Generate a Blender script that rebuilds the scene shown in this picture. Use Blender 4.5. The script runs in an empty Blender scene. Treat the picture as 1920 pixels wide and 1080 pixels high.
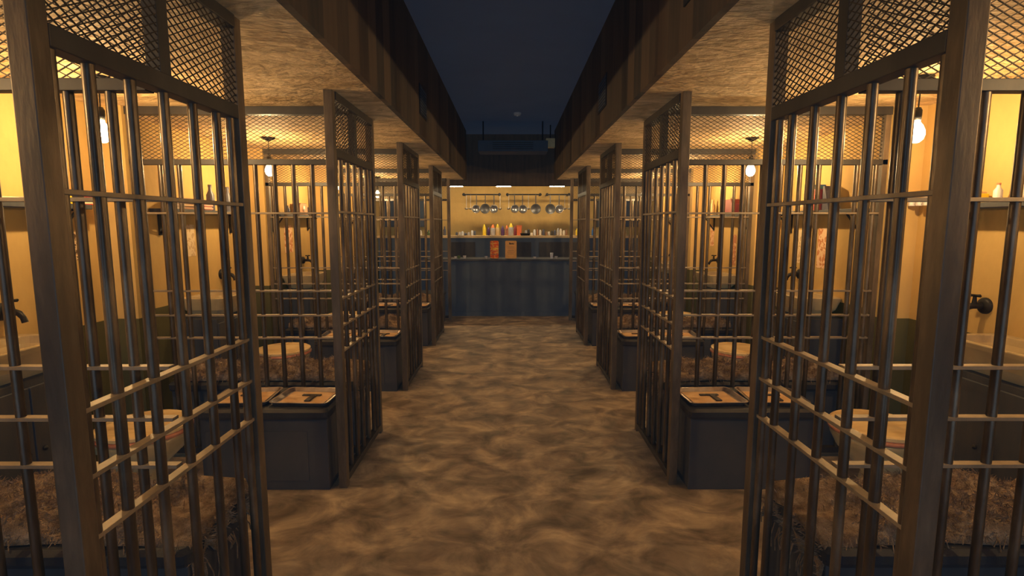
import bpy, math, random
from math import sin, cos, pi, radians
from mathutils import Vector, Matrix
random.seed(7)
scene = bpy.context.scene
col = scene.collection

# ------------------------------------------------------------------ camera
cd = bpy.data.cameras.new('camera'); cam = bpy.data.objects.new('camera', cd); col.objects.link(cam)
cd.sensor_width = 36; cd.lens = 987/1920*36; cd.clip_start = .02; cd.clip_end = 60
cam.location = (0, 0, 1.6)
cam.rotation_euler = (radians(90-6.87), 0, radians(-0.116))
scene.camera = cam

# ------------------------------------------------------------------ exposure, world, fill
scene.view_settings.view_transform = 'Standard'; scene.view_settings.look = 'None'
scene.view_settings.exposure = 0.0; scene.view_settings.gamma = 1.0
scene.view_settings.use_curve_mapping = False
w = bpy.data.worlds.new('world'); scene.world = w; w.use_nodes = True
w.node_tree.nodes['Background'].inputs[0].default_value = (.0176, .0222, .0296, 1)
w.node_tree.nodes['Background'].inputs[1].default_value = 1.0
scene.cycles.use_denoising = True
scene.cycles.max_bounces = 6; scene.cycles.diffuse_bounces = 3; scene.cycles.glossy_bounces = 3
scene.cycles.sample_clamp_indirect = 4.0; scene.cycles.caustics_reflective = False
FILL = (.45, .68, 1.0)
def fill_sun(rx, ry, e):                       # added shadowless blue fill that lifts the blacks; no such lamp in the room
    l = bpy.data.lights.new('cold_fill', 'SUN'); l.energy = e; l.color = FILL; l.angle = radians(60)
    l.use_shadow = False; l.specular_factor = 0.0
    o = bpy.data.objects.new('cold_fill', l); col.objects.link(o)
    o.rotation_euler = (radians(rx), radians(ry), 0)
fill_sun(90, 0, .60)      # along +Y
fill_sun(0, 0, .25)        # down
fill_sun(180, 0, .36)     # up
fill_sun(0, 90, .25); fill_sun(0, -90, .25)
BULB_COL = (1.0, .66, .30); BULB_E = 4600
LED_E = 85

# ------------------------------------------------------------------ materials
M = {}
def nt(name, rough=.6, metal=0.0, spec=.5):
    m = bpy.data.materials.new(name); m.use_nodes = True
    b = m.node_tree.nodes['Principled BSDF']
    b.inputs['Roughness'].default_value = rough; b.inputs['Metallic'].default_value = metal
    b.inputs['Specular IOR Level'].default_value = spec
    M[name] = m; return m, m.node_tree, b
def mat(name, stops, scale=(3, 3, 3), detail=6, rough=.6, metal=0.0, bump=.0, bscale=None, dist=.02, spec=.5, distort=0, rvar=0):
    """noise driven colour ramp; stops = [(pos, rgb), ...]"""
    m, t, b = nt(name, rough, metal, spec)
    n, l = t.nodes, t.links
    tc = n.new('ShaderNodeTexCoord'); mp = n.new('ShaderNodeMapping'); mp.inputs['Scale'].default_value = scale
    l.new(tc.outputs['Object'], mp.inputs['Vector'])
    no = n.new('ShaderNodeTexNoise'); no.inputs['Scale'].default_value = 1; no.inputs['Detail'].default_value = detail
    no.inputs['Roughness'].default_value = .62; no.inputs['Distortion'].default_value = distort
    l.new(mp.outputs[0], no.inputs['Vector'])
    r = n.new('ShaderNodeValToRGB')
    e = r.color_ramp.elements
    while len(e) < len(stops): e.new(.5)
    for k, (p, c) in enumerate(stops): e[k].position = p; e[k].color = (*c, 1)
    l.new(no.outputs['Fac'], r.inputs['Fac']); l.new(r.outputs[0], b.inputs['Base Color'])
    if bump:
        n2 = n.new('ShaderNodeTexNoise'); n2.inputs['Scale'].default_value = bscale or 30; n2.inputs['Detail'].default_value = 5
        l.new(mp.outputs[0], n2.inputs['Vector'])
        bp = n.new('ShaderNodeBump'); bp.inputs['Strength'].default_value = bump; bp.inputs['Distance'].default_value = dist
        l.new(n2.outputs['Fac'], bp.inputs['Height']); l.new(bp.outputs[0], b.inputs['Normal'])
    if rvar:
        mr = n.new('ShaderNodeMapRange'); mr.inputs['To Min'].default_value = rough-rvar; mr.inputs['To Max'].default_value = rough+rvar
        l.new(no.outputs['Fac'], mr.inputs[0]); l.new(mr.outputs[0], b.inputs['Roughness'])
    return m
def flat(name, c, rough=.5, metal=0, var=.12, spec=.5):
    d = tuple(x*(1-var) for x in c); u = tuple(min(1, x*(1+var)) for x in c)
    return mat(name, [(.3, d), (.7, u)], (12, 12, 12), 3, rough, metal, spec=spec)
mat('steel', [(.25, (.06, .05, .042)), (.5, (.12, .095, .07)), (.75, (.27, .21, .14))], (9, 9, 3), 6, .36, .72, .15, 12, .004, rvar=.12)
mat('rust_steel', [(.2, (.05, .042, .036)), (.45, (.10, .078, .055)), (.62, (.18, .132, .085)), (.8, (.28, .205, .12))], (10, 10, 2.2), 8, .5, .45, .2, 10, .004, rvar=.1)
mat('frame_steel', [(.25, (.032, .033, .035)), (.75, (.06, .055, .05))], (8, 8, 3), 6, .5, .4, .1, 14, .003)
mat('mesh_steel', [(.3, (.035, .03, .026)), (.7, (.06, .048, .038))], (8, 8, 8), 4, .5, .5)
mat('flat_bar', [(.25, (.17, .135, .09)), (.75, (.36, .28, .18))], (10, 10, 10), 6, .5, .35, .1, 20, .003)
mat('concrete', [(.28, (.08, .067, .055)), (.40, (.17, .13, .09)), (.50, (.27, .205, .14)), (.60, (.42, .315, .195)), (.76, (.66, .5, .3))], (3.4, 4.6, 1), 13, .62, 0, .25, 6, .01, spec=.35, distort=.6, rvar=.12)
mat('soffit_board', [(.30, (.34, .215, .095)), (.44, (.54, .36, .16)), (.56, (.76, .53, .25)), (.72, (.9, .66, .33))], (4, 8, 4), 12, .7, 0, .9, 6, .03, distort=1.6)
mat('black_ceiling', [(.3, (.16, .21, .29)), (.7, (.175, .23, .31))], (2, 2, 2), 4, .9, spec=.1)
mat('black_paint', [(.3, (.075, .095, .116)), (.7, (.085, .106, .128))], (4, 4, 4), 4, .7, spec=.2)
mat('dark_wood', [(.3, (.055, .062, .07)), (.7, (.08, .078, .078))], (3, 16, 3), 6, .6, 0, .1, 8, .004, spec=.25)
mat('black_leather', [(.3, (.03, .034, .04)), (.7, (.04, .044, .05))], (10, 10, 10), 5, .5, 0, .3, 30, .003, spec=.25)
mat('blanket_wool', [(.25, (.16, .105, .07)), (.5, (.36, .25, .155)), (.75, (.62, .46, .3))], (22, 22, 22), 8, .95, 0, .8, 10, .02, spec=.1)
mat('ceramic', [(.3, (.42, .31, .15)), (.7, (.52, .39, .2))], (6, 6, 6), 5, .25, 0, spec=.5)
mat('pine', [(.3, (.72, .46, .17)), (.55, (.86, .6, .26)), (.75, (.92, .68, .33))], (3, 22, 3), 7, .5)
mat('rim_red', [(.3, (.42, .13, .07)), (.7, (.66, .28, .15))], (20, 20, 20), 5, .5)
mat('tray_metal', [(.3, (.18, .15, .14)), (.7, (.32, .27, .24))], (9, 9, 9), 5, .3, .85)
mat('tray_paper', [(.3, (.5, .27, .11)), (.55, (.66, .4, .17)), (.75, (.74, .52, .22))], (7, 16, 7), 7, .7)
flat('black_iron', (.022, .023, .026), .5, .3, spec=.3)
flat('cord_black', (.03, .03, .03), .6, spec=.2)
flat('cream', (.72, .6, .42)); flat('white_plastic', (.75, .7, .6), .4)
flat('yellow', (.95, .62, .03), .4); flat('red', (.62, .05, .03), .4); flat('orange_red', (.95, .2, .04), .4)
flat('blue', (.03, .16, .42), .5); flat('maroon', (.3, .05, .045), .5); flat('book_brown', (.36, .17, .07)); flat('book_tan', (.6, .38, .18))
flat('pink', (.78, .36, .25)); flat('slate', (.09, .09, .11), .4); flat('purple', (.09, .04, .12), .3); flat('print_black', (.03, .022, .018), .7)
flat('paper', (.82, .66, .42), .8); flat('clear_gray', (.42, .38, .33), .25); flat('pan_steel', (.42, .38, .33), .28, .9); flat('pan_dark', (.10, .09, .08), .4, .6)
flat('paddle', (.33, .2, .07), .8, var=.3); flat('tan', (.62, .4, .16)); flat('orange_board', (.92, .42, .09), .6); flat('brick', (.5, .19, .09), .8, var=.4)
flat('teal', (.04, .2, .24)); flat('glass_green', (.12, .16, .06), .15)
# yellow plaster with a painted grey-green dado below z = .98
def wall_mat(name, hi, lo, split=.98):
    m, t, b = nt(name, .75, spec=.25); n, l = t.nodes, t.links
    tc = n.new('ShaderNodeTexCoord'); ob = tc.outputs['Object']
    sx = n.new('ShaderNodeSeparateXYZ'); l.new(ob, sx.inputs[0])
    n1 = n.new('ShaderNodeTexNoise'); n1.inputs['Scale'].default_value = 1.6; n1.inputs['Detail'].default_value = 9; n1.inputs['Roughness'].default_value = .6
    mp = n.new('ShaderNodeMapping'); mp.inputs['Scale'].default_value = (1.8, 1.8, .8); l.new(ob, mp.inputs[0]); l.new(mp.outputs[0], n1.inputs['Vector'])
    r1 = n.new('ShaderNodeValToRGB'); e = r1.color_ramp.elements
    e[0].position = .3; e[0].color = (*[c*.74 for c in hi], 1); e[1].position = .68; e[1].color = (*hi, 1)
    l.new(n1.outputs['Fac'], r1.inputs[0])
    r2 = n.new('ShaderNodeValToRGB'); e = r2.color_ramp.elements
    e[0].position = .3; e[0].color = (*[c*.75 for c in lo], 1); e[1].position = .7; e[1].color = (*lo, 1)
    l.new(n1.outputs['Fac'], r2.inputs[0])
    gt = n.new('ShaderNodeMath'); gt.operation = 'GREATER_THAN'; gt.inputs[1].default_value = split; l.new(sx.outputs['Z'], gt.inputs[0])
    mx = n.new('ShaderNodeMix'); mx.data_type = 'RGBA'; l.new(gt.outputs[0], mx.inputs['Factor'])
    l.new(r2.outputs[0], mx.inputs['A']); l.new(r1.outputs[0], mx.inputs['B']); l.new(mx.outputs['Result'], b.inputs['Base Color'])
    n2 = n.new('ShaderNodeTexNoise'); n2.inputs['Scale'].default_value = 9; n2.inputs['Detail'].default_value = 8; l.new(ob, n2.inputs['Vector'])
    bp = n.new('ShaderNodeBump'); bp.inputs['Strength'].default_value = .35; bp.inputs['Distance'].default_value = .012
    l.new(n2.outputs['Fac'], bp.inputs['Height']); l.new(bp.outputs[0], b.inputs['Normal'])
wall_mat('plaster', (.68, .445, .155), (.115, .105, .05))
wall_mat('plaster_bar', (.70, .43, .13), (.2, .17, .1), .2)
# vertical planks for the fascia
def plank_mat(name, cs, wdt):
    m, t, b = nt(name, .75, spec=.2); n, l = t.nodes, t.links
    tc = n.new('ShaderNodeTexCoord'); sx = n.new('ShaderNodeSeparateXYZ'); l.new(tc.outputs['Object'], sx.inputs[0])
    dv = n.new('ShaderNodeMath'); dv.operation = 'DIVIDE'; dv.inputs[1].default_value = wdt; l.new(sx.outputs['Y'], dv.inputs[0])
    fl = n.new('ShaderNodeMath'); fl.operation = 'FLOOR'; l.new(dv.outputs[0], fl.inputs[0])
    wn = n.new('ShaderNodeTexWhiteNoise'); wn.noise_dimensions = '1D'; l.new(fl.outputs[0], wn.inputs['W'])
    no = n.new('ShaderNodeTexNoise'); no.inputs['Scale'].default_value = 5; no.inputs['Detail'].default_value = 7
    mp = n.new('ShaderNodeMapping'); mp.inputs['Scale'].default_value = (6, 6, .6); l.new(tc.outputs['Object'], mp.inputs[0]); l.new(mp.outputs[0], no.inputs['Vector'])
    ad = n.new('ShaderNodeMath'); ad.operation = 'ADD'; l.new(wn.outputs['Value'], ad.inputs[0]); l.new(no.outputs['Fac'], ad.inputs[1])
    hv = n.new('ShaderNodeMath'); hv.operation = 'MULTIPLY'; hv.inputs[1].default_value = .6; l.new(ad.outputs[0], hv.inputs[0])
    r = n.new('ShaderNodeValToRGB'); e = r.color_ramp.elements
    e[0].position = .25; e[0].color = (*cs[0], 1); e[1].position = .85; e[1].color = (*cs[1], 1)
    l.new(hv.outputs[0], r.inputs[0]); l.new(r.outputs[0], b.inputs['Base Color'])
plank_mat('fascia_planks', ((.045, .042, .04), (.12, .085, .06)), .17)
def emit(name, c, s):
    m = bpy.data.materials.new(name); m.use_nodes = True; t = m.node_tree; b = t.nodes['Principled BSDF']
    b.inputs['Base Color'].default_value = (.8, .8, .8, 1); b.inputs['Emission Color'].default_value = (*c, 1); b.inputs['Emission Strength'].default_value = s
    M[name] = m
emit('filament_glow', BULB_COL, BULB_E)
def glass_bulb():
    m = bpy.data.materials.new('bulb_glass'); m.use_nodes = True; t = m.node_tree; n, l = t.nodes, t.links
    n.remove(n['Principled BSDF']); a = n.new('ShaderNodeAddShader'); tr = n.new('ShaderNodeBsdfTransparent'); e = n.new('ShaderNodeEmission')
    e.inputs[0].default_value = (1, .8, .5, 1); e.inputs[1].default_value = 4.0
    l.new(tr.outputs[0], a.inputs[0]); l.new(e.outputs[0], a.inputs[1]); l.new(a.outputs[0], n['Material Output'].inputs['Surface']); M['bulb_glass'] = m
glass_bulb(); emit('led_glow', (1, .8, .5), LED_E)
# posters with a scribbled drawing / block printing
def print_mat(name, base, ink, sc, thr, st=(1, 1, 1)):
    m, t, b = nt(name, .85, spec=.1); n, l = t.nodes, t.links
    tc = n.new('ShaderNodeTexCoord'); mp = n.new('ShaderNodeMapping'); mp.inputs['Scale'].default_value = st; l.new(tc.outputs['Object'], mp.inputs[0])
    no = n.new('ShaderNodeTexNoise'); no.inputs['Scale'].default_value = sc; no.inputs['Detail'].default_value = 3; no.inputs['Distortion'].default_value = 1.5
    l.new(mp.outputs[0], no.inputs['Vector'])
    r = n.new('ShaderNodeValToRGB'); e = r.color_ramp.elements; e[0].position = thr; e[0].color = (*ink, 1); e[1].position = thr+.03; e[1].color = (*base, 1)
    l.new(no.outputs['Fac'], r.inputs[0]); l.new(r.outputs[0], b.inputs['Base Color'])
print_mat('print_sketch', (.72, .52, .28), (.12, .07, .04), 22, .46)
print_mat('print_pale', (.8, .62, .36), (.62, .42, .22), 16, .44)
print_mat('print_brick', (.5, .22, .11), (.75, .5, .27), 18, .42)
print_mat('print_peach', (.86, .58, .33), (.62, .25, .1), 15, .45, (1, 1, .6))
print_mat('print_orange', (.95, .42, .1), (.85, .12, .04), 14, .48, (1, 1, 1.6))
print_mat('print_shelf', (.4, .32, .24), (.10, .08, .07), 9, .5, (1, 1, 3))

# ------------------------------------------------------------------ mesh building
class MB:
    def __init__(s): s.v = []; s.f = []; s.sm = []
    def add(s, vs, fs, smooth=False, T=None):
        o = len(s.v)
        s.v += [tuple(T @ Vector(p)) if T else tuple(p) for p in vs]
        s.f += [tuple(o+i for i in f) for f in fs]; s.sm += [smooth]*len(fs); return s
    def box(s, a, b, T=None):
        (x0, y0, z0), (x1, y1, z1) = a, b
        x0, x1 = min(x0, x1), max(x0, x1); y0, y1 = min(y0, y1), max(y0, y1); z0, z1 = min(z0, z1), max(z0, z1)
        return s.add([(x0,y0,z0),(x1,y0,z0),(x1,y1,z0),(x0,y1,z0),(x0,y0,z1),(x1,y0,z1),(x1,y1,z1),(x0,y1,z1)],
              [(0,3,2,1),(4,5,6,7),(0,1,5,4),(1,2,6,5),(2,3,7,6),(3,0,4,7)], False, T)
    def tube(s, pts, r, n=10, caps=True, T=None):
        pts = [Vector(p) for p in pts]; rs = r if isinstance(r, (list, tuple)) else [r]*len(pts)
        vs = []; up = None
        for i, p in enumerate(pts):
            d = (pts[min(i+1, len(pts)-1)]-pts[max(i-1, 0)]).normalized()
            if up is None: up = Vector((0,0,1)) if abs(d.z) < .9 else Vector((1,0,0))
            u = (up - d*up.dot(d)).normalized(); up = u; v = d.cross(u)
            vs += [p + (u*cos(2*pi*k/n)+v*sin(2*pi*k/n))*rs[i] for k in range(n)]
        fs = [(i*n+k, i*n+(k+1) % n, (i+1)*n+(k+1) % n, (i+1)*n+k) for i in range(len(pts)-1) for k in range(n)]
        s.add(vs, fs, True, T)
        if caps: s.add(vs[:n], [tuple(range(n))[::-1]], False, T); s.add(vs[-n:], [tuple(range(n))], False, T)
        return s
    def lathe(s, prof, n=24, sx=1, sy=1, c=(0,0,0), T=None):
        vs = [(c[0]+r*sx*cos(2*pi*k/n), c[1]+r*sy*sin(2*pi*k/n), c[2]+z) for r, z in prof for k in range(n)]
        fs = [(i*n+k, i*n+(k+1) % n, (i+1)*n+(k+1) % n, (i+1)*n+k) for i in range(len(prof)-1) for k in range(n)]
        s.add(vs, fs, True, T)
        if prof[0][0] > 1e-4: s.add(vs[:n], [tuple(range(n))[::-1]], False, T)
        if prof[-1][0] > 1e-4: s.add(vs[-n:], [tuple(range(n))], False, T)
        return s
    def loft(s, loops, cap0=True, cap1=True, smooth=False):
        n = len(loops[0]); vs = [p for L in loops for p in L]
        fs = [(i*n+k, i*n+(k+1) % n, (i+1)*n+(k+1) % n, (i+1)*n+k) for i in range(len(loops)-1) for k in range(n)]
        if cap0: fs.append(tuple(range(n))[::-1])
        if cap1: fs.append(tuple(range((len(loops)-1)*n, len(loops)*n)))
        return s.add(vs, fs, smooth)
    def build(s, name, m, parent=None, bevel=0, smooth_angle=None):
        me = bpy.data.meshes.new(name); me.from_pydata(s.v, [], s.f)
        me.polygons.foreach_set('use_smooth', s.sm); me.materials.append(M[m]); me.update()
        o = bpy.data.objects.new(name, me); col.objects.link(o)
        if parent: o.parent = parent
        if bevel:
            bv = o.modifiers.new('bevel', 'BEVEL'); bv.width = bevel; bv.segments = 2; bv.limit_method = 'ANGLE'
        return o
def rrect(cx, cy, hx, hy, r, z, n=5):
    out = []
    for qx, qy, a0 in ((1,1,0), (-1,1,90), (-1,-1,180), (1,-1,270)):
        for k in range(n+1):
            a = radians(a0+90*k/n); out.append((cx+qx*(hx-r)+r*cos(a), cy+qy*(hy-r)+r*sin(a), z))
    return out
def empty(name, loc=(0,0,0), rz=0):
    o = bpy.data.objects.new(name, None); o.empty_display_size = .05; col.objects.link(o)
    o.location = loc; o.rotation_euler.z = radians(rz); return o
def tag(o, label, cat, group=None, kind=None):
    o['label'] = label; o['category'] = cat
    if group: o['group'] = group
    elif 'group' in o: del o['group']
    if kind: o['kind'] = kind
    return o
def copy_tree(o, parent=None):
    c = o.copy(); col.objects.link(c)
    if parent: c.parent = parent
    for ch in list(o.children): copy_tree(ch, c)
    return c
def put(o, loc, rz=0): o.location = loc; o.rotation_euler.z = radians(rz); return o
def struct(name, mb, m, **k):
    o = mb.build(name, m, **k); o['kind'] = 'structure'; return o

# ------------------------------------------------------------------ dimensions
SIDES = (('left', -1, 1.0), ('right', 1, .975))    # name, sign, aisle face distance
DIV = [1.6, 3.5, 5.4, 7.3, 8.78]                   # cross partitions
XW, CZ, TOP, SOF = 2.65, 2.35, 3.15, .758
Y0, Y1 = -1.2, 11.2
ORD = ['nearest', 'second', 'third', 'fourth', 'farthest']

# ------------------------------------------------------------------ room
struct('floor', MB().box((-2.9, Y0, -.1), (2.9, Y1+.2, 0)), 'concrete')
struct('wall_left', MB().box((-XW-.12, Y0, 0), (-XW, Y1, TOP)), 'plaster')
struct('wall_right', MB().box((XW, Y0, 0), (XW+.12, Y1, TOP)), 'plaster')
struct('wall_back', MB().box((-XW-.12, Y1, 0), (XW+.12, Y1+.12, TOP)), 'plaster_bar')
struct('ceiling', MB().box((-XW-.12, Y0, TOP), (XW+.12, Y1+.12, TOP+.1)), 'black_ceiling')
k = 1
for nm, s, xa in SIDES:
    e = SOF if s < 0 else SOF-.02
    a, b = sorted((s*e, s*XW))
    struct('ceiling', MB().box((a, Y0, CZ), (b, 9.0, CZ+.05)), 'soffit_board')
    a, b = sorted((s*(e-.012), s*(e+.02)))
    struct('trim_%d' % k, MB().box((a, Y0, CZ-.012), (b, 9.02, TOP)), 'fascia_planks'); k += 1
    a, b = sorted((s*(e+.0201), s*(XW)))
    struct('trim_%d' % k, MB().box((a, 9.0, CZ-.01), (b, 9.03, TOP)), 'fascia_planks'); k += 1
    for d in DIV:                                   # wall piers where the partitions meet the wall
        a, b = sorted((s*2.47, s*XW))
        struct('trim_%d' % k, MB().box((a, d-.05, 0), (b, d+.05, CZ)), 'plaster'); k += 1
struct('trim_%d' % k, MB().box((-SOF-.0, 9.35, 2.27), (SOF+.0, 9.43, TOP)), 'fascia_planks'); k += 1   # bulkhead above the bar
struct('trim_%d' % k, MB().box((-XW, 9.35, 2.27), (-SOF-.001, 9.43, TOP)), 'fascia_planks'); k += 1
struct('trim_%d' % k, MB().box((SOF+.001, 9.35, 2.27), (XW, 9.43, TOP)), 'fascia_planks'); k += 1

# ------------------------------------------------------------------ barred panels
BR = .0145
def mesh_screen(axis, a0, a1, z0, z1, off, name, parent, dw=.043, dh=.0235, t=.0016):
    """expanded metal diamonds filling a rectangle in the plane axis/z"""
    mb = MB(); W, H = a1-a0, z1-z0; sl = dh/dw
    n = int(W/dw + H/dh) + 2
    for sg in (1, -1):
        for i in range(-n, n+1):
            # line z = sl*(u) + c
            c = i*dh
            pts = []
            u0, u1 = 0, W
            za, zb = sg*sl*u0+c, sg*sl*u1+c
            if sg > 0:
                ua = max(0, (0-c)/sl); ub = min(W, (H-c)/sl)
            else:
                ua = max(0, (c-H)/sl); ub = min(W, c/sl)
            if ub-ua < .004: continue
            p = [(a0+ua, z0+sg*sl*ua+c), (a0+ub, z0+sg*sl*ub+c)]
            q = []
            for (u, z) in p:
                for (du, dz) in ((-t, -t), (t, -t), (t, t), (-t, t)):
                    # strand cross-section: offset off-plane and in z
                    q.append((off+du, u, z+dz) if axis == 'y' else (u, off+du, z+dz))
            mb.add(q, [(0,1,5,4),(1,2,6,5),(2,3,7,6),(3,0,4,7)])
    return mb.build(name, 'mesh_steel', parent)
def panel_proto():
    r = empty('barred_panel'); T = .05
    ya, yb = -.45, .45
    for y in (ya, yb-.05):
        MB().box((-T, y, 0), (0, y+.05, CZ)).build('post', 'rust_steel', r, .003)
    MB().box((-T, ya+.05, 1.985), (0, yb-.05, 2.035)).build('header_rail', 'frame_steel', r, .003)
    MB().box((-T-.01, ya+.05, CZ-.045), (.006, yb-.05, CZ)).build('top_beam', 'frame_steel', r, .003)
    MB().box((-T, ya+.05, .03), (0, yb-.05, .07)).build('bottom_rail', 'frame_steel', r, .003)
    MB().box((-T+.004, -.025, 2.035), (-.004, .025, CZ-.045)).build('mullion', 'frame_steel', r, .002)
    for z, t in ((1.68, .012), (1.165, .012), (1.0, .012), (.845, .012)):
        q = .022 if z > 1.5 else .0145
        MB().box((-.025-q, ya+.05, z-t), (-.025+q, yb-.05, z)).build('cross_rail', 'flat_bar', r, .001)
    for y in (-.38, -.268, -.127, .01, .152, .29, .38):
        MB().tube([(-.025, y, .07), (-.025, y, 1.985)], BR, 12, False).build('bar', 'steel', r)
    mesh_screen('y', ya+.05, yb-.05, 2.035, CZ-.045, -.007, 'mesh_screen', r)
    return r
PN = ['nearest', 'second', 'third', 'fourth']
P0 = panel_proto()
for (nm, s, xa) in SIDES:
    for i, d in enumerate(DIV[:4]):
        o = P0 if (s < 0 and i == 0) else copy_tree(P0)
        put(o, (s*xa, d if s < 0 else d+.035, 0))
        if s > 0: o.scale = (-1, 1, 1)
        tag(o, '%s steel barred panel with mesh top along the %s side of the aisle' % (PN[i], nm), 'cell bars', 'barred panels lining the aisle')
    e = MB().box((0, -.04, 0), (.05*s, .012, CZ)).build('end_post', 'rust_steel', None, .003)
    put(e, (s*xa, DIV[4], 0)); tag(e, 'square steel post at the %s end of the bar counter' % nm, 'post')
def divider_proto():
    r = empty('barred_partition'); x0, x1 = -.056, -1.47
    MB().box((x1, -.03, CZ-.05), (x0-.005, .03, CZ)).build('top_beam', 'frame_steel', r, .003)
    MB().box((x1, -.02, 1.985), (x0, .02, 2.02)).build('header_rail', 'frame_steel', r, .002)
    MB().box((x1, -.02, .03), (x0, .02, .07)).build('bottom_rail', 'frame_steel', r, .002)
    MB().box((x1, -.02, 0), (x1+.035, .02, 2.3)).build('post', 'rust_steel', r, .002)
    for z in (1.68, 1.165, 1.0, .845):
        q = .021 if z > 1.5 else .0145
        MB().box((x1+.035, -q, z-.012), (x0, q, z)).build('cross_rail', 'flat_bar', r, .001)
    for k in range(11):
        x = -.172-k*.1235
        if x < x1+.05: break
        MB().tube([(x, 0, .07), (x, 0, 1.985)], BR, 12, False).build('bar', 'steel', r)
    mesh_screen('x', x1+.035, x0, 2.02, CZ-.05, 0, 'mesh_screen', r)
    return r
D0 = divider_proto()
for (nm, s, xa) in SIDES:
    for i, d in enumerate(DIV):
        o = D0 if (s < 0 and i == 0) else copy_tree(D0)
        put(o, (s*xa, d, 0), 0 if s < 0 else 180)
        tag(o, '%s steel barred partition between cells on the %s side' % (ORD[i], nm), 'cell bars', 'barred partitions between the cells')

# ------------------------------------------------------------------ pendant bulbs
def lamp_proto():
    r = empty('pendant_bulb')
    MB().lathe([(.058, 0), (.056, -.008), (.03, -.02), (.012, -.03), (.0, -.031)][::-1], 24).build('ceiling_rose', 'black_iron', r)
    MB().tube([(0,0,-.02), (.002,0,-.09), (0,0,-.15)], .0035, 8).build('cord', 'cord_black', r)
    MB().lathe([(0, -.215), (.017, -.214), (.019, -.19), (.019, -.165), (.012, -.15), (0, -.148)], 16).build('lamp_holder', 'black_iron', r)
    MB().lathe([(0, -.33), (.016, -.327), (.032, -.312), (.039, -.29), (.038, -.268), (.027, -.24), (.016, -.226), (.014, -.214)], 20).build('bulb', 'bulb_glass', r)
    MB().lathe([(0, -.3), (.006, -.297), (.0085, -.285), (.0085, -.27), (.006, -.262), (0, -.26)], 10).build('filament', 'filament_glow', r)
    MB().tube([(.003, 0, -.262), (.003, 0, -.215)], .001, 5).tube([(-.003, 0, -.262), (-.003, 0, -.215)], .001, 5).build('filament_wire', 'cord_black', r)
    return r
L0 = lamp_proto()
LD = [.9, 2.8, 4.7, 6.62, 8.45]
LN = ['closest to the camera', 'in the nearest full cell', 'in the second cell', 'in the third cell', 'in the cell next to the bar']
for (nm, s, xa) in SIDES:
    for i, d in enumerate(LD):
        o = L0 if (s < 0 and i == 0) else copy_tree(L0)
        put(o, (s*(2.11 if s < 0 else 2.1), d, CZ-.001))
        tag(o, 'bare glowing bulb hanging from the %s ceiling %s' % (nm, LN[i]), 'lamp', 'bare hanging bulbs')

# ------------------------------------------------------------------ cells: benches, blankets, shelves, sinks, taps, toilets
CD = [1.6, 3.5, 5.4, 7.3]
CN = ['nearest', 'second', 'third', 'fourth']
def bench_proto(L):   # runs along +x from the aisle end, centred on y
    r = empty('bench')
    MB().box((0, -.2, .0), (L, .2, .45)).build('seat_box', 'dark_wood', r, .004)
    mb = MB(); mb.loft([rrect(L/2, 0, L/2+.01, .222, .03, .45), rrect(L/2, 0, L/2+.015, .228, .035, .465), rrect(L/2, 0, L/2+.015, .228, .035, .495), rrect(L/2, 0, L/2, .21, .03, .51)])
    mb.build('seat_pad', 'black_leather', r)
    for x in [q for q in (.12, .47, .92) if q+.26 < L]:
        MB().box((x, -.206, .06), (x+.26, -.2, .37)).build('panel_moulding', 'dark_wood', r, .002)
    return r
B0 = [bench_proto(1.27), bench_proto(.76)]; bused = [False, False]
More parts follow.
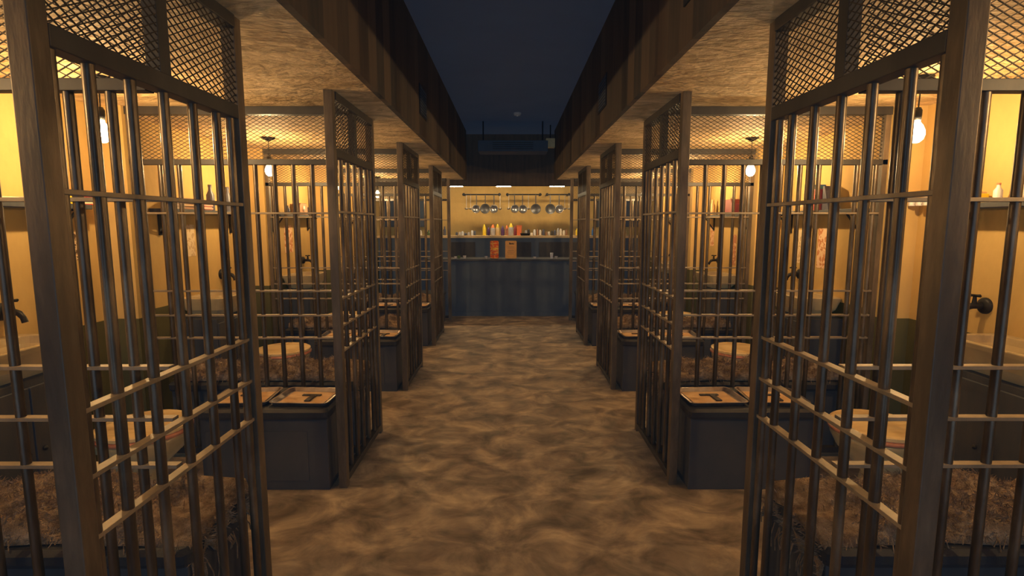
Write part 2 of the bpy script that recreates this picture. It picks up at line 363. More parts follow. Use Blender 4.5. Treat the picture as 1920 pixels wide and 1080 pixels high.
def blanket_proto(seed):
    rnd = random.Random(seed); mb = MB(); NX, NY = 60, 22; L, Wd = 1.25, .41
    hs = [[0]*(NY+1) for _ in range(NX+1)]
    for i in range(NX+1):
        for j in range(NY+1):
            u, v = i/NX, j/NY
            hs[i][j] = .055+.016*sin(9*u*pi+3*v)+.012*sin(23*u+11*v+seed)+.007*sin(51*u-17*v)+rnd.uniform(-.006, .006)
    vs = []
    for i in range(NX+1):
        for j in range(NY+1):
            u, v = i/NX, j/NY; x = u*L; y = -Wd/2+v*Wd; z = hs[i][j]
            ed = min(v, 1-v)
            if ed < .05: z = .006+z*ed/.05*.9
            y += .012*sin(19*u+seed)*(1 if v > .5 else .6)
            if i < 8:      # hangs over the aisle end
                f = (8-i)/8; x = -.012-.01*f+.004*sin(j); z = (z if i == 7 else z-.02)-.15*f*(.8+.2*sin(j*.9+seed))
            vs.append((x, y, z))
    fs = [(i*(NY+1)+j, (i+1)*(NY+1)+j, (i+1)*(NY+1)+j+1, i*(NY+1)+j+1) for i in range(NX) for j in range(NY)]
    mb.add(vs, fs, True)
    r = mb.build('shaggy_blanket', 'blanket_wool')
    so = r.modifiers.new('thick', 'SOLIDIFY'); so.thickness = .008
    pile = MB()
    for _ in range(5200):
        f = rnd.choice(fs); a = Vector(vs[f[0]]); b = Vector(vs[f[1]]); c = Vector(vs[f[3]])
        p = a+(b-a)*rnd.random()+(c-a)*rnd.random()
        n = (b-a).cross(c-a).normalized()
        d = (n+Vector((rnd.gauss(0, .9), rnd.gauss(0, .9), rnd.gauss(-.1, .4)))).normalized()*rnd.uniform(.015, .034)
        sd = d.cross(Vector((rnd.random()-.5, rnd.random()-.5, rnd.random()-.5))).normalized()*rnd.uniform(.0015, .003)
        pile.add([p-sd, p+sd, p+d*.6+sd*.6+Vector((0,0,.002)), p+d], [(0,1,2), (0,2,3)])
    for _ in range(60):   # frayed strands along the near edge and end
        u = rnd.random(); p = Vector((u*L, -Wd/2, .03)); q = p+Vector((rnd.uniform(-.03, .03), -rnd.uniform(.01, .03), -rnd.uniform(.0, .05)))
        pile.tube([p, (p+q)/2+Vector((0, 0, .01)), q], .0018, 5, False)
    for _ in range(26):
        v = rnd.uniform(-Wd/2, Wd/2); p = Vector((-.02, v, -.1)); q = p+Vector((-.01, rnd.uniform(-.03, .03), -rnd.uniform(.04, .13)))
        pile.tube([p, (p+q)/2+Vector((-.008, 0, 0)), q], .0022, 5, False)
    t = pile.build('wool_pile', 'blanket_wool', r); t['kind'] = 'stuff'
    return r
BL = [blanket_proto(1), blanket_proto(2)]; bl_used = [False, False]
first = True
for (nm, s, xa) in SIDES:
    for i, d in enumerate(CD):
        nxt = DIV[i+1]
        if s < 0: rz_a, rz_b = 180, 180
        for which in ('near', 'far'):
            yy = d+.27 if which == 'near' else nxt-.27
            bi = 0 if which == 'near' else 1
            o = copy_tree(B0[bi]) if bused[bi] else B0[bi]; bused[bi] = True
            put(o, (s*(xa+.10), yy, 0), 0 if s > 0 else 180)
            if s < 0: o.scale = (1, -1, 1)
            tag(o, 'low black padded bench at the %s end of the %s cell on the %s' % ('near' if which == 'near' else 'far', CN[i], nm), 'bench', 'black benches in the cells')
        j = 0 if s < 0 else 1
        o = BL[j] if not bl_used[j] else copy_tree(BL[j]); bl_used[j] = True
        put(o, (s*(xa+.105), d+.28, .512), 0 if s > 0 else 180)
        if s < 0: o.scale = (1, -1, 1)
        tag(o, 'shaggy brown blanket over the near bench of the %s cell on the %s' % (CN[i], nm), 'blanket', 'shaggy brown blankets')

def shelf_proto():   # along y from 0 to 1.2, wall at x=0, shelf sticks out to -x  (for the right wall)
    r = empty('wall_shelf')
    MB().box((-.14, 0, 0), (0, 1.2, .028)).build('board', 'dark_wood', r, .003)
    for y in (.1, 1.1):
        b = MB().box((-.012, y-.015, -.17), (0, y+.015, 0)).box((-.13, y-.015, -.012), (0, y+.015, 0))
        b.tube([(-.006, y, -.16), (-.12, y, -.008)], .008, 8); b.build('bracket', 'black_iron', r)
    return r
S0 = shelf_proto()
def sink_proto():    # wall at x=0, bowl toward -x
    r = empty('wall_basin'); c = -.175
    h = MB().loft([rrect(c, 0, .11, .2, .05, 0), rrect(c, 0, .155, .25, .05, .06), rrect(c, 0, .17, .27, .04, .13), rrect(c, 0, .173, .275, .04, .155),
                   rrect(c, 0, .166, .268, .035, .16), rrect(c-.01, 0, .135, .235, .06, .158), rrect(c-.01, 0, .125, .22, .06, .12), rrect(c-.01, 0, .09, .16, .06, .06)], smooth=False)
    h.build('bowl', 'ceramic', r, .004)
    MB().lathe([(0, .062), (.02, .063), (.022, .06)][::-1], 14, c=(c, 0, 0)).build('drain', 'pan_steel', r)
    return r
K0 = sink_proto()
def cab_proto():
    r = empty('washstand_cabinet')
    MB().box((-.32, -.25, 0), (0, .25, .855)).build('body', 'dark_wood', r, .004)
    for y in (-.243, .005):
        dd = MB().box((-.335, y, .06), (-.32, y+.238, .82)).build('door', 'dark_wood', r, .003)
        MB().lathe([(0, 0), (.01, .002), (.012, .01), (0, .016)], 12, T=Matrix.Translation((-.335, y+(.2 if y < 0 else .04), .5)) @ Matrix.Rotation(-pi/2, 4, 'Y')).build('knob', 'black_iron', dd)
    return r
C0 = cab_proto()
def tap_proto():
    r = empty('wall_tap')
    MB().lathe([(.046, 0), (.045, .012), (.036, .022), (.02, .026)], 24, T=Matrix.Rotation(-pi/2, 4, 'Y')).build('wall_flange', 'black_iron', r)
    MB().tube([(-.02, 0, 0), (-.075, 0, 0), (-.1, 0, -.008), (-.118, 0, -.03), (-.126, 0, -.055)], [.017, .017, .016, .014, .015], 14).build('spout', 'black_iron', r)
    MB().tube([(-.066, 0, .01), (-.066, 0, .055)], [.013, .008], 12).tube([(-.066, -.035, .058), (-.066, .035, .058)], .007, 10).tube([(-.096, 0, .058), (-.036, 0, .058)], .006, 10).build('handle', 'black_iron', r)
    return r
T0 = tap_proto()
def toilet_proto():  # wall at x=0, bowl toward -x, centre at x=-.52
    r = empty('toilet'); c = -.5
    def ell(rx, ry, z, cx=c): return [(cx+rx*cos(2*pi*k/28), ry*sin(2*pi*k/28), z) for k in range(28)]
    MB().loft([ell(.15, .12, 0, c+.06), ell(.14, .11, .05, c+.06), ell(.11, .09, .14, c+.05), ell(.14, .13, .21, c+.02), ell(.2, .2, .29), ell(.235, .235, .36), ell(.24, .24, .39), ell(.2, .2, .392)], smooth=True).build('bowl', 'ceramic', r)
    MB().loft([ell(.235, .235, .392), ell(.25, .25, .397), ell(.252, .252, .41), ell(.24, .24, .418)], smooth=True).build('seat', 'rim_red', r)
    MB().loft([ell(.238, .238, .419), ell(.243, .243, .424), ell(.243, .243, .44), ell(.232, .232, .446)], smooth=False).build('lid', 'pine', r)
    MB().tube([(-.27, 0, .3), (-.1, 0, .3), (-.02, 0, .3)], .045, 16).build('waste_pipe', 'ceramic', r)
    MB().box((-.272, -.1, .405), (-.24, .1, .43)).build('hinge', 'pan_dark', r, .003)
    return r
O0 = toilet_proto()
fst = True
for (nm, s, xa) in SIDES:
    xw = s*XW; rz = 0 if s > 0 else 180
    for i, d in enumerate(CD):
        short = (i == 3)
        o = S0 if fst else copy_tree(S0)
        y = d+.4 if not short else d+.2
        put(o, (xw, y if s > 0 else y+1.2, 1.69), rz); tag(o, 'dark wooden wall shelf with brackets in the %s cell on the %s' % (CN[i], nm), 'shelf', 'bracket shelves on the side walls')
        o = C0 if fst else copy_tree(C0); put(o, (xw, d+.86, 0), rz); tag(o, 'dark cabinet under the white basin in the %s cell on the %s' % (CN[i], nm), 'cabinet', 'dark cabinets under the basins')
        o = K0 if fst else copy_tree(K0); put(o, (xw, d+.92, .857), rz); tag(o, 'white rectangular basin below the tap in the %s cell on the %s' % (CN[i], nm), 'sink', 'white basins on the side walls')
        o = T0 if fst else copy_tree(T0); put(o, (xw, (d+1.1 if s < 0 else d+1.3) if i == 0 else d+1.3 if not short else d+1.1, 1.15), rz); tag(o, 'black cross-handle tap on the wall of the %s cell on the %s' % (CN[i], nm), 'tap', 'black wall taps')
        if not short:
            o = O0 if fst else copy_tree(O0); put(o, (xw, d+1.37, 0), rz); tag(o, 'pale toilet with wooden lid and red rim in the %s cell on the %s' % (CN[i], nm), 'toilet', 'toilets with wooden lids')
        fst = False
# trays on the far benches
def tray_proto():
    r = empty('menu_tray')
    MB().loft([rrect(0, 0, .16, .135, .03, 0), rrect(0, 0, .175, .15, .035, .022), rrect(0, 0, .182, .157, .037, .023), rrect(0, 0, .182, .157, .037, .026), rrect(0, 0, .172, .147, .034, .026), rrect(0, 0, .158, .133, .03, .004)]).build('tray', 'tray_metal', r)
    MB().box((-.14, -.115, .0045), (.14, .115, .007)).build('paper_liner', 'tray_paper', r)
    MB().box((.01, -.075, .008), (.045, .05, .016)).box((-.05, .03, .008), (.07, .055, .015)).build('dark_clip', 'print_black', r, .002)
    return r
Y0T = tray_proto(); fst = True
for (nm, s, xa) in SIDES:
    for i, d in enumerate(CD[:3]):
        for k, (dx, a) in enumerate(((.19, 3), (.575, -4))):
            o = Y0T if fst else copy_tree(Y0T); fst = False
            put(o, (s*(xa+.10+dx-.01), DIV[i+1]-.27-.02, .5105), a*s)
            tag(o, 'paper-lined metal tray on the far bench of the %s %s cell, %s the aisle' % (CN[i], nm, 'beside' if k == 0 else 'farther from'), 'tray', 'trays on the benches')

# ------------------------------------------------------------------ small things
def simple(name, mb, m, label, cat, group=None, loc=(0,0,0), rz=0, bevel=.002):
    o = mb.build(name, m, None, bevel); put(o, loc, rz); tag(o, label, cat, group); return o
SZ = 1.7185
def at_shelf(s, d, inset=.073): return (s*(XW-inset), d, SZ)
def bottle(name, loc, h, r, m, capm, label, cat='bottle', group=None):
    t = empty(name, loc)
    MB().lathe([(r*.95, 0), (r, h*.05), (r, h*.6), (r*.45, h*.78), (r*.4, h*.9)], 18).build('body', m, t)
    MB().lathe([(r*.48, h*.9), (r*.48, h), (0, h)], 14).build('cap', capm, t)
    return tag(t, label, cat, group)
def book(loc, size, m, label, group, rz=0):
    t = empty('book', loc, rz); x, y, z = size
    MB().box((-x/2, -y/2, 0), (x/2, y/2, z*.1)).box((-x/2, -y/2, z*.9), (x/2, y/2, z)).box((-x/2, -y/2, 0), (-x/2+.004, y/2, z)).build('cover', m, t)
    MB().box((-x/2+.004, -y/2+.004, z*.1), (x/2-.004, y/2-.004, z*.9)).build('pages', 'paper', t)
    return tag(t, label, 'book', group)
def stand_book(loc, size, m, label, group, rz=0):
    t = empty('book', loc, rz); x, y, z = size
    MB().box((-x/2, -y/2, 0), (x/2, -y/2+.003, z)).box((-x/2, y/2-.003, 0), (x/2, y/2, z)).box((-x/2, -y/2, 0), (-x/2+.003, y/2, z)).build('cover', m, t)
    MB().box((-x/2+.003, -y/2+.003, .003), (x/2-.003, y/2-.003, z-.004)).build('pages', 'paper', t)
    return tag(t, label, 'book', group)
# left wall, nearest cell
t = empty('boxed_game', at_shelf(-1, 2.99)); MB().box((-.062, -.09, 0), (.062, .09, .042)).build('box', 'yellow', t, .002)
MB().box((.0625, -.06, .014), (.0635, -.035, .028)).box((.0625, -.02, .014), (.0635, .0, .028)).box((.0625, .012, .014), (.0635, .022, .028)).box((.0625, .035, .014), (.0635, .062, .028)).build('black_print', 'print_black', t)
tag(t, 'flat yellow box with black lettering on the nearest left shelf', 'box')
book(at_shelf(-1, 3.21), (.125, .2, .045), 'red', 'thick red book lying flat at the far end of the nearest left shelf', None)
tt = empty('candlestick', (-XW+.073, 3.2, SZ+.0455)); tag(tt, 'small pale candlestick standing on the red book on the nearest left shelf', 'candlestick')
for o in [1]:
    MB().lathe([(.03, 0), (.03, .008), (.008, .015), (.007, .06), (.018, .072), (.018, .077), (.01, .079)], 16).build('stick', 'cream', tt)
    MB().lathe([(.009, .078), (.009, .108), (0, .11)], 12).build('candle', 'book_brown', tt)
simple('paper_stack', MB().box((-.06, -.13, 0), (.06, .13, .012)).box((-.055, -.12, .012), (.058, .125, .022)), 'paper', 'loose stack of pale papers at the near end of the nearest left shelf', 'papers', loc=at_shelf(-1, 2.62), rz=4)
simple('folded_cloth', MB().box((-.06, -.08, 0), (.06, .08, .012)).box((-.055, -.07, .012), (.06, .075, .026)), 'cream', 'folded cream cloth behind the yellow box on the nearest left shelf', 'cloth', loc=(-XW+.073, 2.83, SZ), rz=4, bevel=.004)
# left wall, second cell
for k2, (m_, h_) in enumerate((('book_brown', .022), ('book_tan', .018), ('book_brown', .025), ('book_tan', .02))):
    book((-XW+.073+.005*(k2 % 2), 4.2, SZ+[0, .0225, .041, .0665][k2]), (.125, .22, h_), m_, ['brown book at the bottom of the pile on the second left shelf', 'tan book second from the bottom of the pile on the second left shelf', 'brown book second from the top of the pile on the second left shelf', 'tan book topmost of the pile on the second left shelf'][k2], 'piled books on the second left shelf', rz=180)
for k2 in range(3):
    o = simple('folded_towel', MB().loft([rrect(0, 0, .06, .07, .02, 0), rrect(0, 0, .067, .077, .02, .008), rrect(0, 0, .067, .077, .02, .018), rrect(0, 0, .06, .07, .02, .025)]), 'pink', ['pink towel at the bottom of the folded pile on the second left shelf', 'pink towel in the middle of the folded pile on the second left shelf', 'pink towel on top of the folded pile on the second left shelf'][k2], 'towel', 'folded pink towels', loc=(-XW+.073, 4.43, SZ+k2*.0255), bevel=0)
bottle('bottle', at_shelf(-1, 4.58), .22, .032, 'slate', 'slate', 'dark bottle beside the pink towels on the second left shelf', group='dark bottles on the second left shelf')
bottle('bottle', at_shelf(-1, 4.86), .22, .032, 'slate', 'slate', 'dark bottle farther along the second left shelf, away from the towels', group='dark bottles on the second left shelf')
tc_ = MB().box((-.05, -.003, 0), (.05, .003, .13), Matrix.Rotation(.28, 4, 'X')).box((-.05, -.003, 0), (.05, .003, .13), Matrix.Translation((0, .076, 0)) @ Matrix.Rotation(-.28, 4, 'X'))
simple('tent_card', tc_, 'paper', 'folded pale tent card at the far end of the second left shelf', 'card', loc=(-XW+.073, 5.0, SZ))
# left wall, third cell
bottle('bottle', at_shelf(-1, 6.15), .1, .024, 'slate', 'slate', 'short dark bottle on the third left shelf')
t = empty('table_radio', at_shelf(-1, 6.5)); MB().loft([[(-.05, y, z) for y, z in ((-.12, 0), (-.12, .1), (-.09, .14), (.09, .14), (.12, .1), (.12, 0))], [(.05, y, z) for y, z in ((-.12, 0), (-.12, .1), (-.09, .14), (.09, .14), (.12, .1), (.12, 0))]]).build('case', 'book_brown', t, .005)
MB().lathe([(0, .006), (.035, .004), (.035, 0)][::-1], 18, T=Matrix.Translation((.05, 0, .075)) @ Matrix.Rotation(pi/2, 4, 'Y')).build('dial', 'cream', t)
tag(t, 'brown rounded radio-like box on the third left shelf', 'radio')
simple('tin_box', MB().box((-.05, -.07, 0), (.05, .07, .1)), 'slate', 'dark square tin at the far end of the third left shelf', 'tin', loc=at_shelf(-1, 6.83))
# right wall, nearest cell
t = empty('bristle_ornament', at_shelf(1, 3.02))
MB().box((-.045, -.1, 0), (.045, .1, .05)).build('base', 'yellow', t, .003)
MB().box((-.035, -.095, .05), (.035, .095, .062)).build('base_cap', 'tan', t, .002)
MB().tube([(0, -.015, .06), (0, -.012, .095)], .007, 10).build('stem', 'paddle', t).rotation_euler.z = radians(50)
pr = [(-.03, .09), (-.052, .115), (-.05, .19), (-.036, .235), (-.024, .265), (-.012, .262), (-.006, .248), (.004, .25), (.012, .244), (.022, .243), (.026, .23), (.02, .18), (.012, .115), (-.004, .09)]
pr = [(-(y*1.3+.005), z) for y, z in pr]
MB().loft([[(-.012, y, z) for y, z in pr], [(.0, y-.001, z+.002) for y, z in pr], [(.012, y, z) for y, z in pr]]).build('brush_head', 'paddle', t).rotation_euler.z = radians(50)
tag(t, 'brown brush-shaped ornament on a yellow block on the nearest right shelf', 'ornament')
for k2, (d_, m_) in enumerate(((2.82, 'white_plastic'), (2.68, 'cream'))):
    bottle('bottle', at_shelf(1, d_), .10, .02, m_, 'brick', ['white bottle beside the yellow block on the nearest right shelf', 'cream bottle near the camera end of the nearest right shelf'][k2], group='pale bottles on the nearest right shelf')
bottle('bottle', at_shelf(1, 2.61), .12, .014, 'book_brown', 'print_black', 'slim brown bottle beside the cream one on the nearest right shelf')
simple('round_loaf', MB().lathe([(.085, 0), (.09, .02), (.07, .042), (.03, .054), (0, .056)], 24), 'paddle', 'low brown domed object at the near end of the nearest right shelf', 'dome', loc=at_shelf(1, 2.5), bevel=0)
for k2, d_ in enumerate((3.36, 3.30, 3.42)):
    t = empty('cup', at_shelf(1, d_)); MB().lathe([(.018, 0), (.022, .05), (.019, .05), (.016, .006)], 18).build('body', 'white_plastic', t)
    MB().tube([(0, -.02, .04), (0, -.034, .035), (0, -.034, .02), (0, -.02, .012)], .003, 8).build('handle', 'white_plastic', t)
    tag(t, ['small white cup in the middle of three on the nearest right shelf', 'small white cup of three, closest to the camera', 'small white cup of three, closest to the bar'][k2], 'cup', 'small white cups')
simple('black_jar', MB().lathe([(.03, 0), (.034, .02), (.032, .05), (.02, .058), (0, .058)], 20), 'black_iron', 'small round black jar between the ornament and the cups', 'jar', loc=at_shelf(1, 3.19), bevel=0)
simple('candle_jar', MB().lathe([(.03, 0), (.034, .02), (.032, .05), (.02, .058), (0, .058)], 20), 'slate', 'small dark candle jar at the far end of the nearest right shelf', 'jar', loc=at_shelf(1, 3.5), bevel=0)
# right wall, second cell
stand_book((XW-.075, 4.52, SZ), (.15, .05, .215), 'blue', 'tall blue book standing on the second right shelf', 'upright books on the second right shelf')
stand_book((XW-.075, 4.45, SZ), (.14, .03, .2), 'teal', 'teal book standing beside the tall blue book', 'upright books on the second right shelf')
stand_book((XW-.075, 4.395, SZ), (.14, .045, .17), 'red', 'short red book standing second from the camera end of its row', 'upright books on the second right shelf')
stand_book((XW-.075, 4.35, SZ), (.14, .03, .165), 'maroon', 'dark red book standing beside the short red book', 'upright books on the second right shelf')
simple('bookend', MB().loft([[(-.05, y, z) for y, z in ((-.07, 0), (.0, .19), (.02, .19), (.02, 0))], [(.05, y, z) for y, z in ((-.07, 0), (.0, .19), (.02, .19), (.02, 0))]]), 'slate', 'grey wedge bookend holding the red books on the second right shelf', 'bookend', loc=(XW-.075, 4.3, SZ))
simple('orange_lump', MB().lathe([(.03, 0), (.04, .03), (.03, .06), (0, .07)], 18), 'tan', 'small tan round pot past the blue book on the second right shelf', 'pot', loc=at_shelf(1, 4.68), bevel=0)
bottle('bottle', at_shelf(1, 4.9), .16, .02, 'white_plastic', 'slate', 'slim white bottle at the far end of the second right shelf')
# right wall, third cell
t = empty('rounded_case', at_shelf(1, 6.2)); MB().loft([[(x, y, z) for y, z in ((-.14, 0), (-.14, .12), (-.1, .17), (.1, .17), (.14, .12), (.14, 0))] for x in (-.06, .06)]).build('case', 'maroon', t, .006)
MB().tube([(0, -.04, .168), (0, -.03, .19), (0, .03, .19), (0, .04, .168)], .005, 8).build('handle', 'slate', t)
tag(t, 'dark red rounded case on the third right shelf', 'case')
bottle('figurine', at_shelf(1, 6.8), .2, .035, 'tan', 'tan', 'tan bottle-shaped figure at the far end of the third right shelf', 'ornament')

# posters on the side walls
def poster(s, d, z, wd, h, m, label):
    o = MB().loft([rrect(0, 0, wd/2, h/2, .004, 0, 1), rrect(0, 0, wd/2, h/2, .004, .002, 1)]).build('poster', m)
    o.matrix_world = Matrix.Translation((s*(XW-.001), d, z)) @ Matrix.Rotation(-s*pi/2, 4, 'Y')
    # local x -> z, local y -> y
    tag(o, label, 'poster'); return o
poster(-1, 3.2, 1.47, .17, .13, 'print_sketch', 'dark scribbled drawing on the yellow wall of the nearest left cell')
poster(-1, 4.35, 1.47, .26, .16, 'print_pale', 'pale printed paper on the wall of the second left cell')
poster(-1, 6.3, 1.43, .32, .22, 'print_peach', 'peach and brown poster on the wall of the third left cell')
poster(-1, 7.05, 1.6, .22, .14, 'print_pale', 'small pale poster near the far pier of the third left cell')
poster(1, 3.3, 1.26, .22, .07, 'print_brick', 'narrow brick-red notice on the wall of the nearest right cell')
poster(1, 4.48, 1.4, .34, .14, 'print_peach', 'tall peach poster on the wall of the second right cell')
poster(1, 4.86, 1.4, .3, .1, 'print_pale', 'faint pale paper on the wall of the second right cell')
poster(1, 6.28, 1.3, .36, .16, 'print_brick', 'brick-red notice on the wall of the third right cell')
poster(1, 6.95, 1.45, .26, .12, 'print_peach', 'peach paper near the tap of the third right cell')

# vents in the fascia
for (s, d, nm) in ((-1, 2.0, 'near'), (-1, 4.6, 'far'), (1, 2.15, 'near'), (1, 4.3, 'far')):
    e = (SOF if s < 0 else SOF-.02)-.012
    t = empty('wall_vent', (s*e, d, 2.62))
    MB().box((-.008, -.17, -.12), (.008, .17, .12)).build('frame', 'black_iron', t, .002)
    mb = MB()
    for q in range(9): mb.box((-.012, -.15, -.1+q*.024), (.012, .15, -.094+q*.024))
    mb.build('louvres', 'black_paint', t)
    tag(t, '%s dark louvred vent in the plank fascia on the %s' % (nm, 'left' if s < 0 else 'right'), 'vent', 'vents in the fascia')

# ------------------------------------------------------------------ bar
BY = 9.15
t = empty('bar_counter', (0, BY, 0))
MB().box((-1.5, 0, 0), (1.5, .5, .97)).build('front_body', 'black_paint', t, .003)
MB().box((-1.52, -.04, .97), (1.52, .54, 1.005)).build('worktop', 'dark_wood', t, .004)
MB().box((-1.5, -.008, 0), (1.5, 0, .08)).build('kick_board', 'black_paint', t)
tag(t, 'long black bar counter closing the far end of the aisle', 'counter')
t = empty('back_counter', (0, 10.35, 0))
MB().box((-2.6, 0, 0), (2.6, .55, 1.34)).build('body', 'black_paint', t, .003)
MB().box((-2.62, -.05, 1.34), (2.62, .57, 1.385)).build('worktop', 'tan', t, .004)
for x in (-1.2, -.1, .55, 1.05):
    MB().box((x, -.01, .86), (x+.5, 0, 1.26)).build('front_panel', 'frame_steel', t, .003)
tag(t, 'raised black back counter with a tan top behind the bar', 'counter')
# menu boards on the bar
def menu_board(x, wd, h, m, label, lines):
    t = empty('menu_board', (x, BY+.12, 1.008)); R_ = Matrix.Rotation(radians(-4), 4, 'X')
    MB().loft([[(p[0], p[2]*0+y, p[1]+h/2) for p in rrect(0, 0, wd/2, h/2, .02, 0)] for y in (0, .012)]).build('board', m, t)
    for (lx, lz, lw, lh, lm) in lines:
        MB().box((lx-lw/2, -.0015, lz-lh/2), (lx+lw/2, 0, lz+lh/2)).build('printing', lm, t)
    t.rotation_euler.x = radians(-3); tag(t, label, 'menu board')
menu_board(-.29, .15, .31, 'print_orange', 'orange and red menu card standing left of centre on the bar', [(0, .17, .12, .016, 'yellow'), (0, .07, .09, .018, 'brick'), (0, .13, .13, .01, 'red')])
menu_board(.0, .2, .31, 'orange_board', 'wider orange menu card standing at the centre of the bar', [(-.02, .262, .018, .034, 'print_black'), (.0, .256, .016, .022, 'print_black'), (.022, .258, .02, .024, 'print_black'), (.046, .256, .016, .022, 'print_black'), (0, .2, .12, .006, 'book_brown'), (0, .17, .13, .006, 'book_brown'), (0, .14, .11, .006, 'book_brown'), (0, .11, .13, .006, 'book_brown'), (0, .08, .1, .006, 'book_brown')])
# small things on the bar top
for k2, (x, m_, h) in enumerate(((-.98, 'cream', .035), (-.92, 'glass_green', .05), (-.82, 'cream', .05), (-.44, 'clear_gray', .04), (.42, 'clear_gray', .03), (.72, 'white_plastic', .1), (.8, 'clear_gray', .04))):
    simple('glass_tumbler', MB().lathe([(.022, 0), (.028, h), (.025, h), (.02, .006), (0, .006)], 16), m_, ['low cream dish at the left end of the bar top', 'green tumbler at the left end of the bar top', 'cream tumbler left on the bar top', 'grey glass beside the orange and red menu card', 'low grey glass right of the menu cards', 'tall white beaker near the right end of the bar top', 'small grey glass beside the tall white beaker'][k2], 'tumbler', 'tumblers on the bar top', loc=(x, BY+.16, 1.006), bevel=0)
# things on the back counter
BZ = 1.386; YB = 10.55
def squeeze(x, m_, cm, h, r, label, y=YB):
    t = empty('squeeze_bottle', (x, y, BZ))
    MB().lathe([(r*.92, 0), (r, .012), (r, h*.62), (r*.8, h*.68)], 18).build('body', m_, t)
    MB().lathe([(r*.82, h*.68), (r*.8, h*.72), (r*.2, h), (0, h)], 16).build('nozzle', cm, t)
    tag(t, label, 'bottle', 'squeeze bottles on the back counter')
squeeze(-.53, 'yellow', 'yellow', .225, .034, 'all-yellow squeeze bottle, leftmost on the back counter')
squeeze(-.36, 'clear_gray', 'orange_red', .22, .045, 'grey squeeze bottle with an orange-red top beside the yellow one')
squeeze(-.265, 'tan', 'yellow', .225, .04, 'tan squeeze bottle with a yellow top left of centre')
squeeze(.0, 'clear_gray', 'yellow', .24, .05, 'large grey squeeze bottle with a yellow top at the centre', YB-.05)
squeeze(-.45, 'purple', 'purple', .17, .03, 'short dark purple bottle behind the yellow squeeze bottle', YB+.1)
squeeze(-.165, 'purple', 'purple', .19, .038, 'dark purple squeeze bottle left of the central yellow-topped one')
squeeze(.085, 'maroon', 'maroon', .19, .03, 'dark maroon bottle right of the central yellow-topped one', YB+.08)
squeeze(-.085, 'brick', 'orange_red', .2, .03, 'reddish squeeze bottle behind the dark purple one', YB+.13)
t = empty('storage_tub', (.165, YB, BZ)); MB().loft([rrect(0, 0, .045, .04, .012, 0), rrect(0, 0, .052, .046, .012, .18), rrect(0, 0, .055, .05, .012, .185), rrect(0, 0, .055, .05, .012, .2)]).build('tub', 'orange_red', t)
tag(t, 'square orange-red tub right of the squeeze bottles', 'tub')
simple('black_crate', MB().loft([rrect(0, 0, .085, .07, .01, 0), rrect(0, 0, .1, .085, .01, .045), rrect(0, 0, .085, .07, .01, .047)]), 'black_iron', 'low black tray hanging over the counter edge below the orange-red tub', 'tray', loc=(.28, YB-.14, BZ), bevel=0)
rr = random.Random(3)
jl = ['short jar', 'squat tin', 'small pot', 'narrow glass']
xs = [-1.08, -1.02, -.96, -.91, -.84, -.77, -.72]
for k2, x in enumerate(xs):
    h = rr.uniform(.05, .1); m_ = ['slate', 'clear_gray', 'white_plastic'][k2 % 3]
    simple('jar', MB().lathe([(.022, 0), (.025, .01), (.024, h*.8), (.018, h*.9), (.018, h), (0, h)], 14), m_, 'small jar in the row left of the yellow squeeze bottle', 'jar', 'jars left on the back counter', loc=(x, YB+rr.uniform(-.06, .06), BZ), bevel=0)
x = .3
while x < 1.12:
    h = rr.uniform(.05, .13) if x < .9 else rr.uniform(.08, .17); m_ = rr.choice(['slate', 'clear_gray', 'white_plastic', 'pan_dark', 'cream', 'book_brown'])
    simple('jar', MB().lathe([(.022, 0), (.026, .01), (.025, h*.75), (.017, h*.88), (.019, h), (0, h)], 14), m_, 'small jar in the crowded row right of the orange-red tub', 'jar', 'jars right on the back counter', loc=(x, YB+rr.uniform(0, .1), BZ), bevel=0)
    x += rr.uniform(.052, .062)
for (s, nm) in ((-1, 'left'), (1, 'right')):
    for k2 in range(7):
        h = rr.uniform(.09, .2); x = s*(1.32+k2*.16)
        m_ = (['slate', 'clear_gray', 'glass_green', 'cream', 'book_brown', 'white_plastic', 'tan'] if s < 0 else ['yellow', 'orange_red', 'blue', 'purple', 'cream', 'glass_green', 'tan'])[k2]
        bottle('bottle', (x, YB, BZ), h, .03, m_, 'slate', 'bottle in the row at the %s end of the back counter' % nm, group='bottles at the %s end of the back counter' % nm)

# pot rails and pans on the back wall
PYR = 10.75; PZ = 2.2
for k2, (xa_, xb_) in enumerate(((-.98, -.2), (-.1, .62), (.7, 1.2))):
    t = empty('pot_rail', (0, PYR, PZ))
    MB().tube([(xa_, 0, 0), (xb_, 0, 0)], .013, 12).build('rail', 'black_iron', t)
    for x in (xa_+.03, xb_-.03):
        MB().tube([(x, 0, 0), (x, Y1-PYR, 0)], .012, 10).lathe([(.03, 0), (.03, .012), (0, .012)], 14, T=Matrix.Translation((x, 0, 0)) @ Matrix.Rotation(pi/2, 4, 'X')).build('wall_bracket', 'black_iron', t)
    tag(t, '%s black pipe pot rail on the wall above the back counter' % ['left', 'middle', 'right'][k2], 'rail', 'pot rails')
def hook_bits(t): MB().tube([(0, -.02, -.03), (0, -.018, .012), (0, 0, .02), (0, .016, .01)], .003, 6).build('hook', 'pan_dark', t)
def pan_proto():
    t = empty('saucepan'); hook_bits(t)
    Tm = Matrix.Translation((0, -.02, -.3)) @ Matrix.Rotation(radians(78), 4, 'X')
    MB().lathe([(0, 0), (.066, 0), (.078, .01), (.08, .075), (.084, .077), (.078, .077), (.075, .075), (.072, .014), (0, .01)], 26, T=Tm).build('bowl', 'pan_steel', t)
    MB().box((-.009, -.026, -.2), (.009, -.019, -.02)).build('handle', 'pan_dark', t, .002); return t
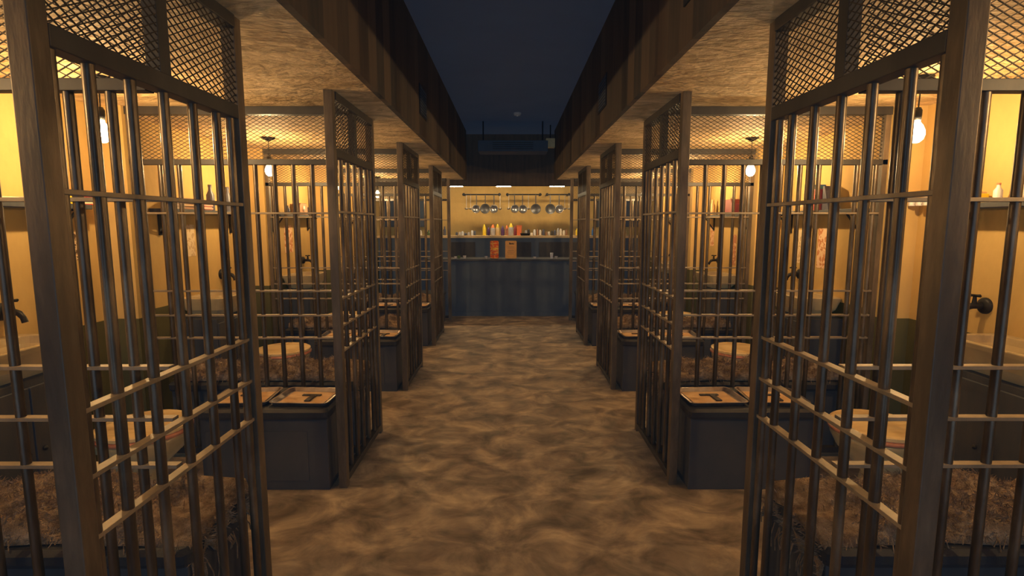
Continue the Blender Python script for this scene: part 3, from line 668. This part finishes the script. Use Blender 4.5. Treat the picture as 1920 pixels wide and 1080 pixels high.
def fry_proto():
    t = empty('frying_pan'); hook_bits(t)
    Tm = Matrix.Translation((0, -.02, -.29)) @ Matrix.Rotation(radians(84), 4, 'X')
    MB().lathe([(0, 0), (.075, 0), (.1, .035), (.103, .036), (.097, .037), (.073, .006), (0, .004)], 28, T=Tm).build('bowl', 'pan_dark', t)
    MB().box((-.01, -.03, -.18), (.01, -.022, -.02)).build('handle', 'pan_dark', t, .002); return t
def ladle_proto():
    t = empty('ladle'); hook_bits(t)
    MB().tube([(0, -.02, -.02), (0, -.022, -.24), (0, -.03, -.27)], [.005, .005, .006], 8).build('handle', 'pan_steel', t)
    MB().lathe([(0, 0), (.024, .006), (.036, .022), (.038, .035), (.034, .033), (.02, .01), (0, .006)], 18, T=Matrix.Translation((0, -.04, -.305))).build('bowl', 'pan_steel', t); return t
protos = {'saucepan': pan_proto(), 'frying_pan': fry_proto(), 'ladle': ladle_proto()}; usedp = set()
hang = [('ladle', -.90), ('ladle', -.81), ('saucepan', -.69), ('frying_pan', -.51), ('saucepan', -.34), ('ladle', -.215),
        ('ladle', -.04), ('saucepan', .07), ('saucepan', .23), ('ladle', .355), ('frying_pan', .5),
        ('frying_pan', .79), ('saucepan', .97), ('ladle', 1.08), ('ladle', 1.17)]
hl = {}
for q, (kd, x) in enumerate(hang):
    rail = 'left' if x < -.15 else 'middle' if x < .65 else 'right'
    o = protos[kd] if kd not in usedp else copy_tree(protos[kd]); usedp.add(kd)
    put(o, (x, PYR, PZ), rr.uniform(-10, 10)); o.scale = (1, 1, 1) if kd == 'ladle' else (rr.uniform(.98, 1.02),)*3
    n = sum(1 for kk, xx in hang if kk == kd and (('left' if xx < -.15 else 'middle' if xx < .65 else 'right') == rail))
    idx = [xx for kk, xx in hang if kk == kd and (('left' if xx < -.15 else 'middle' if xx < .65 else 'right') == rail)].index(x)
    word = '' if n == 1 else [' leftmost of its kind there', ' second of its kind from the left', ' third of its kind from the left', ' fourth of its kind from the left'][idx]
    tag(o, ('%s %s hanging from the %s pot rail%s' % ({'saucepan': 'steel', 'frying_pan': 'dark', 'ladle': 'long steel'}[kd], kd.replace('_', ' '), rail, (',' + word) if word else '')), kd.replace('_', ' '), 'pans and ladles on the pot rails')

# strip lights above the back counter
for k2, x in enumerate((-1.06, -.14, .88)):
    t = empty('strip_light', (x, 10.2, 2.34))
    MB().box((-.15, -.04, .012), (.15, .04, .05)).build('housing', 'black_iron', t, .003)
    MB().box((-.14, -.036, -.022), (.14, .036, .012)).build('diffuser', 'led_glow', t, .004)
    MB().tube([(-.1, 0, .05), (-.1, 0, TOP-2.34)], .006, 8).tube([(.1, 0, .05), (.1, 0, TOP-2.34)], .006, 8).build('hanger', 'black_iron', t)
    tag(t, '%s short strip light hanging above the back counter' % ['left', 'middle', 'right'][k2], 'lamp', 'strip lights over the bar')
# wall cupboards at the back corners
for (s, nm) in ((-1, 'left'), (1, 'right')):
    t = empty('wall_cupboard', (s*2.2, Y1-.3, 1.55))
    MB().box((-.42, 0, 0), (.42, .3, .55)).build('body', 'dark_wood', t, .003)
    for x in (-.41, .01):
        dd = MB().box((x, -.02, .01), (x+.4, 0, .54)).build('door', 'black_paint', t, .003)
        MB().box((x+(.35 if x < 0 else .03), -.035, .2), (x+(.37 if x < 0 else .05), -.02, .32)).build('handle', 'pan_steel', dd)
    tag(t, 'dark two-door wall cupboard in the %s corner behind the bar' % nm, 'cupboard')
# ceiling services
t = empty('air_unit', (.03, 8.2, 2.68))
MB().box((-.52, -.2, 0), (.52, .2, .16)).build('casing', 'black_paint', t, .01)
mb = MB()
for q in range(4): mb.box((-.3, -.21, .03+q*.03), (.3, -.2, .04+q*.03))
mb.build('grille', 'frame_steel', t)
for x in (-.45, .45):
    MB().tube([(x, 0, .16), (x, 0, TOP-2.68)], .01, 8).build('hanger', 'black_iron', t)
tag(t, 'dark ceiling air unit hanging above the end of the aisle', 'air conditioner')
t = empty('ceiling_speaker', (.62, 8.5, 2.8)); MB().box((-.07, -.06, 0), (.07, .06, .14)).build('case', 'tan', t, .006)
MB().tube([(0, 0, .14), (0, 0, TOP-2.8)], .01, 8).build('bracket', 'black_iron', t)
tag(t, 'small brown box speaker on the ceiling right of the air unit', 'speaker')
t = empty('smoke_detector', (.09, 7.6, TOP)); MB().lathe([(0, -.04), (.04, -.038), (.055, -.015), (.055, 0)], 22).build('case', 'clear_gray', t)
MB().lathe([(0, -.046), (.012, -.044), (.014, -.038)], 12).build('sensor', 'white_plastic', t)
tag(t, 'small grey round detector on the dark ceiling of the aisle', 'smoke detector')
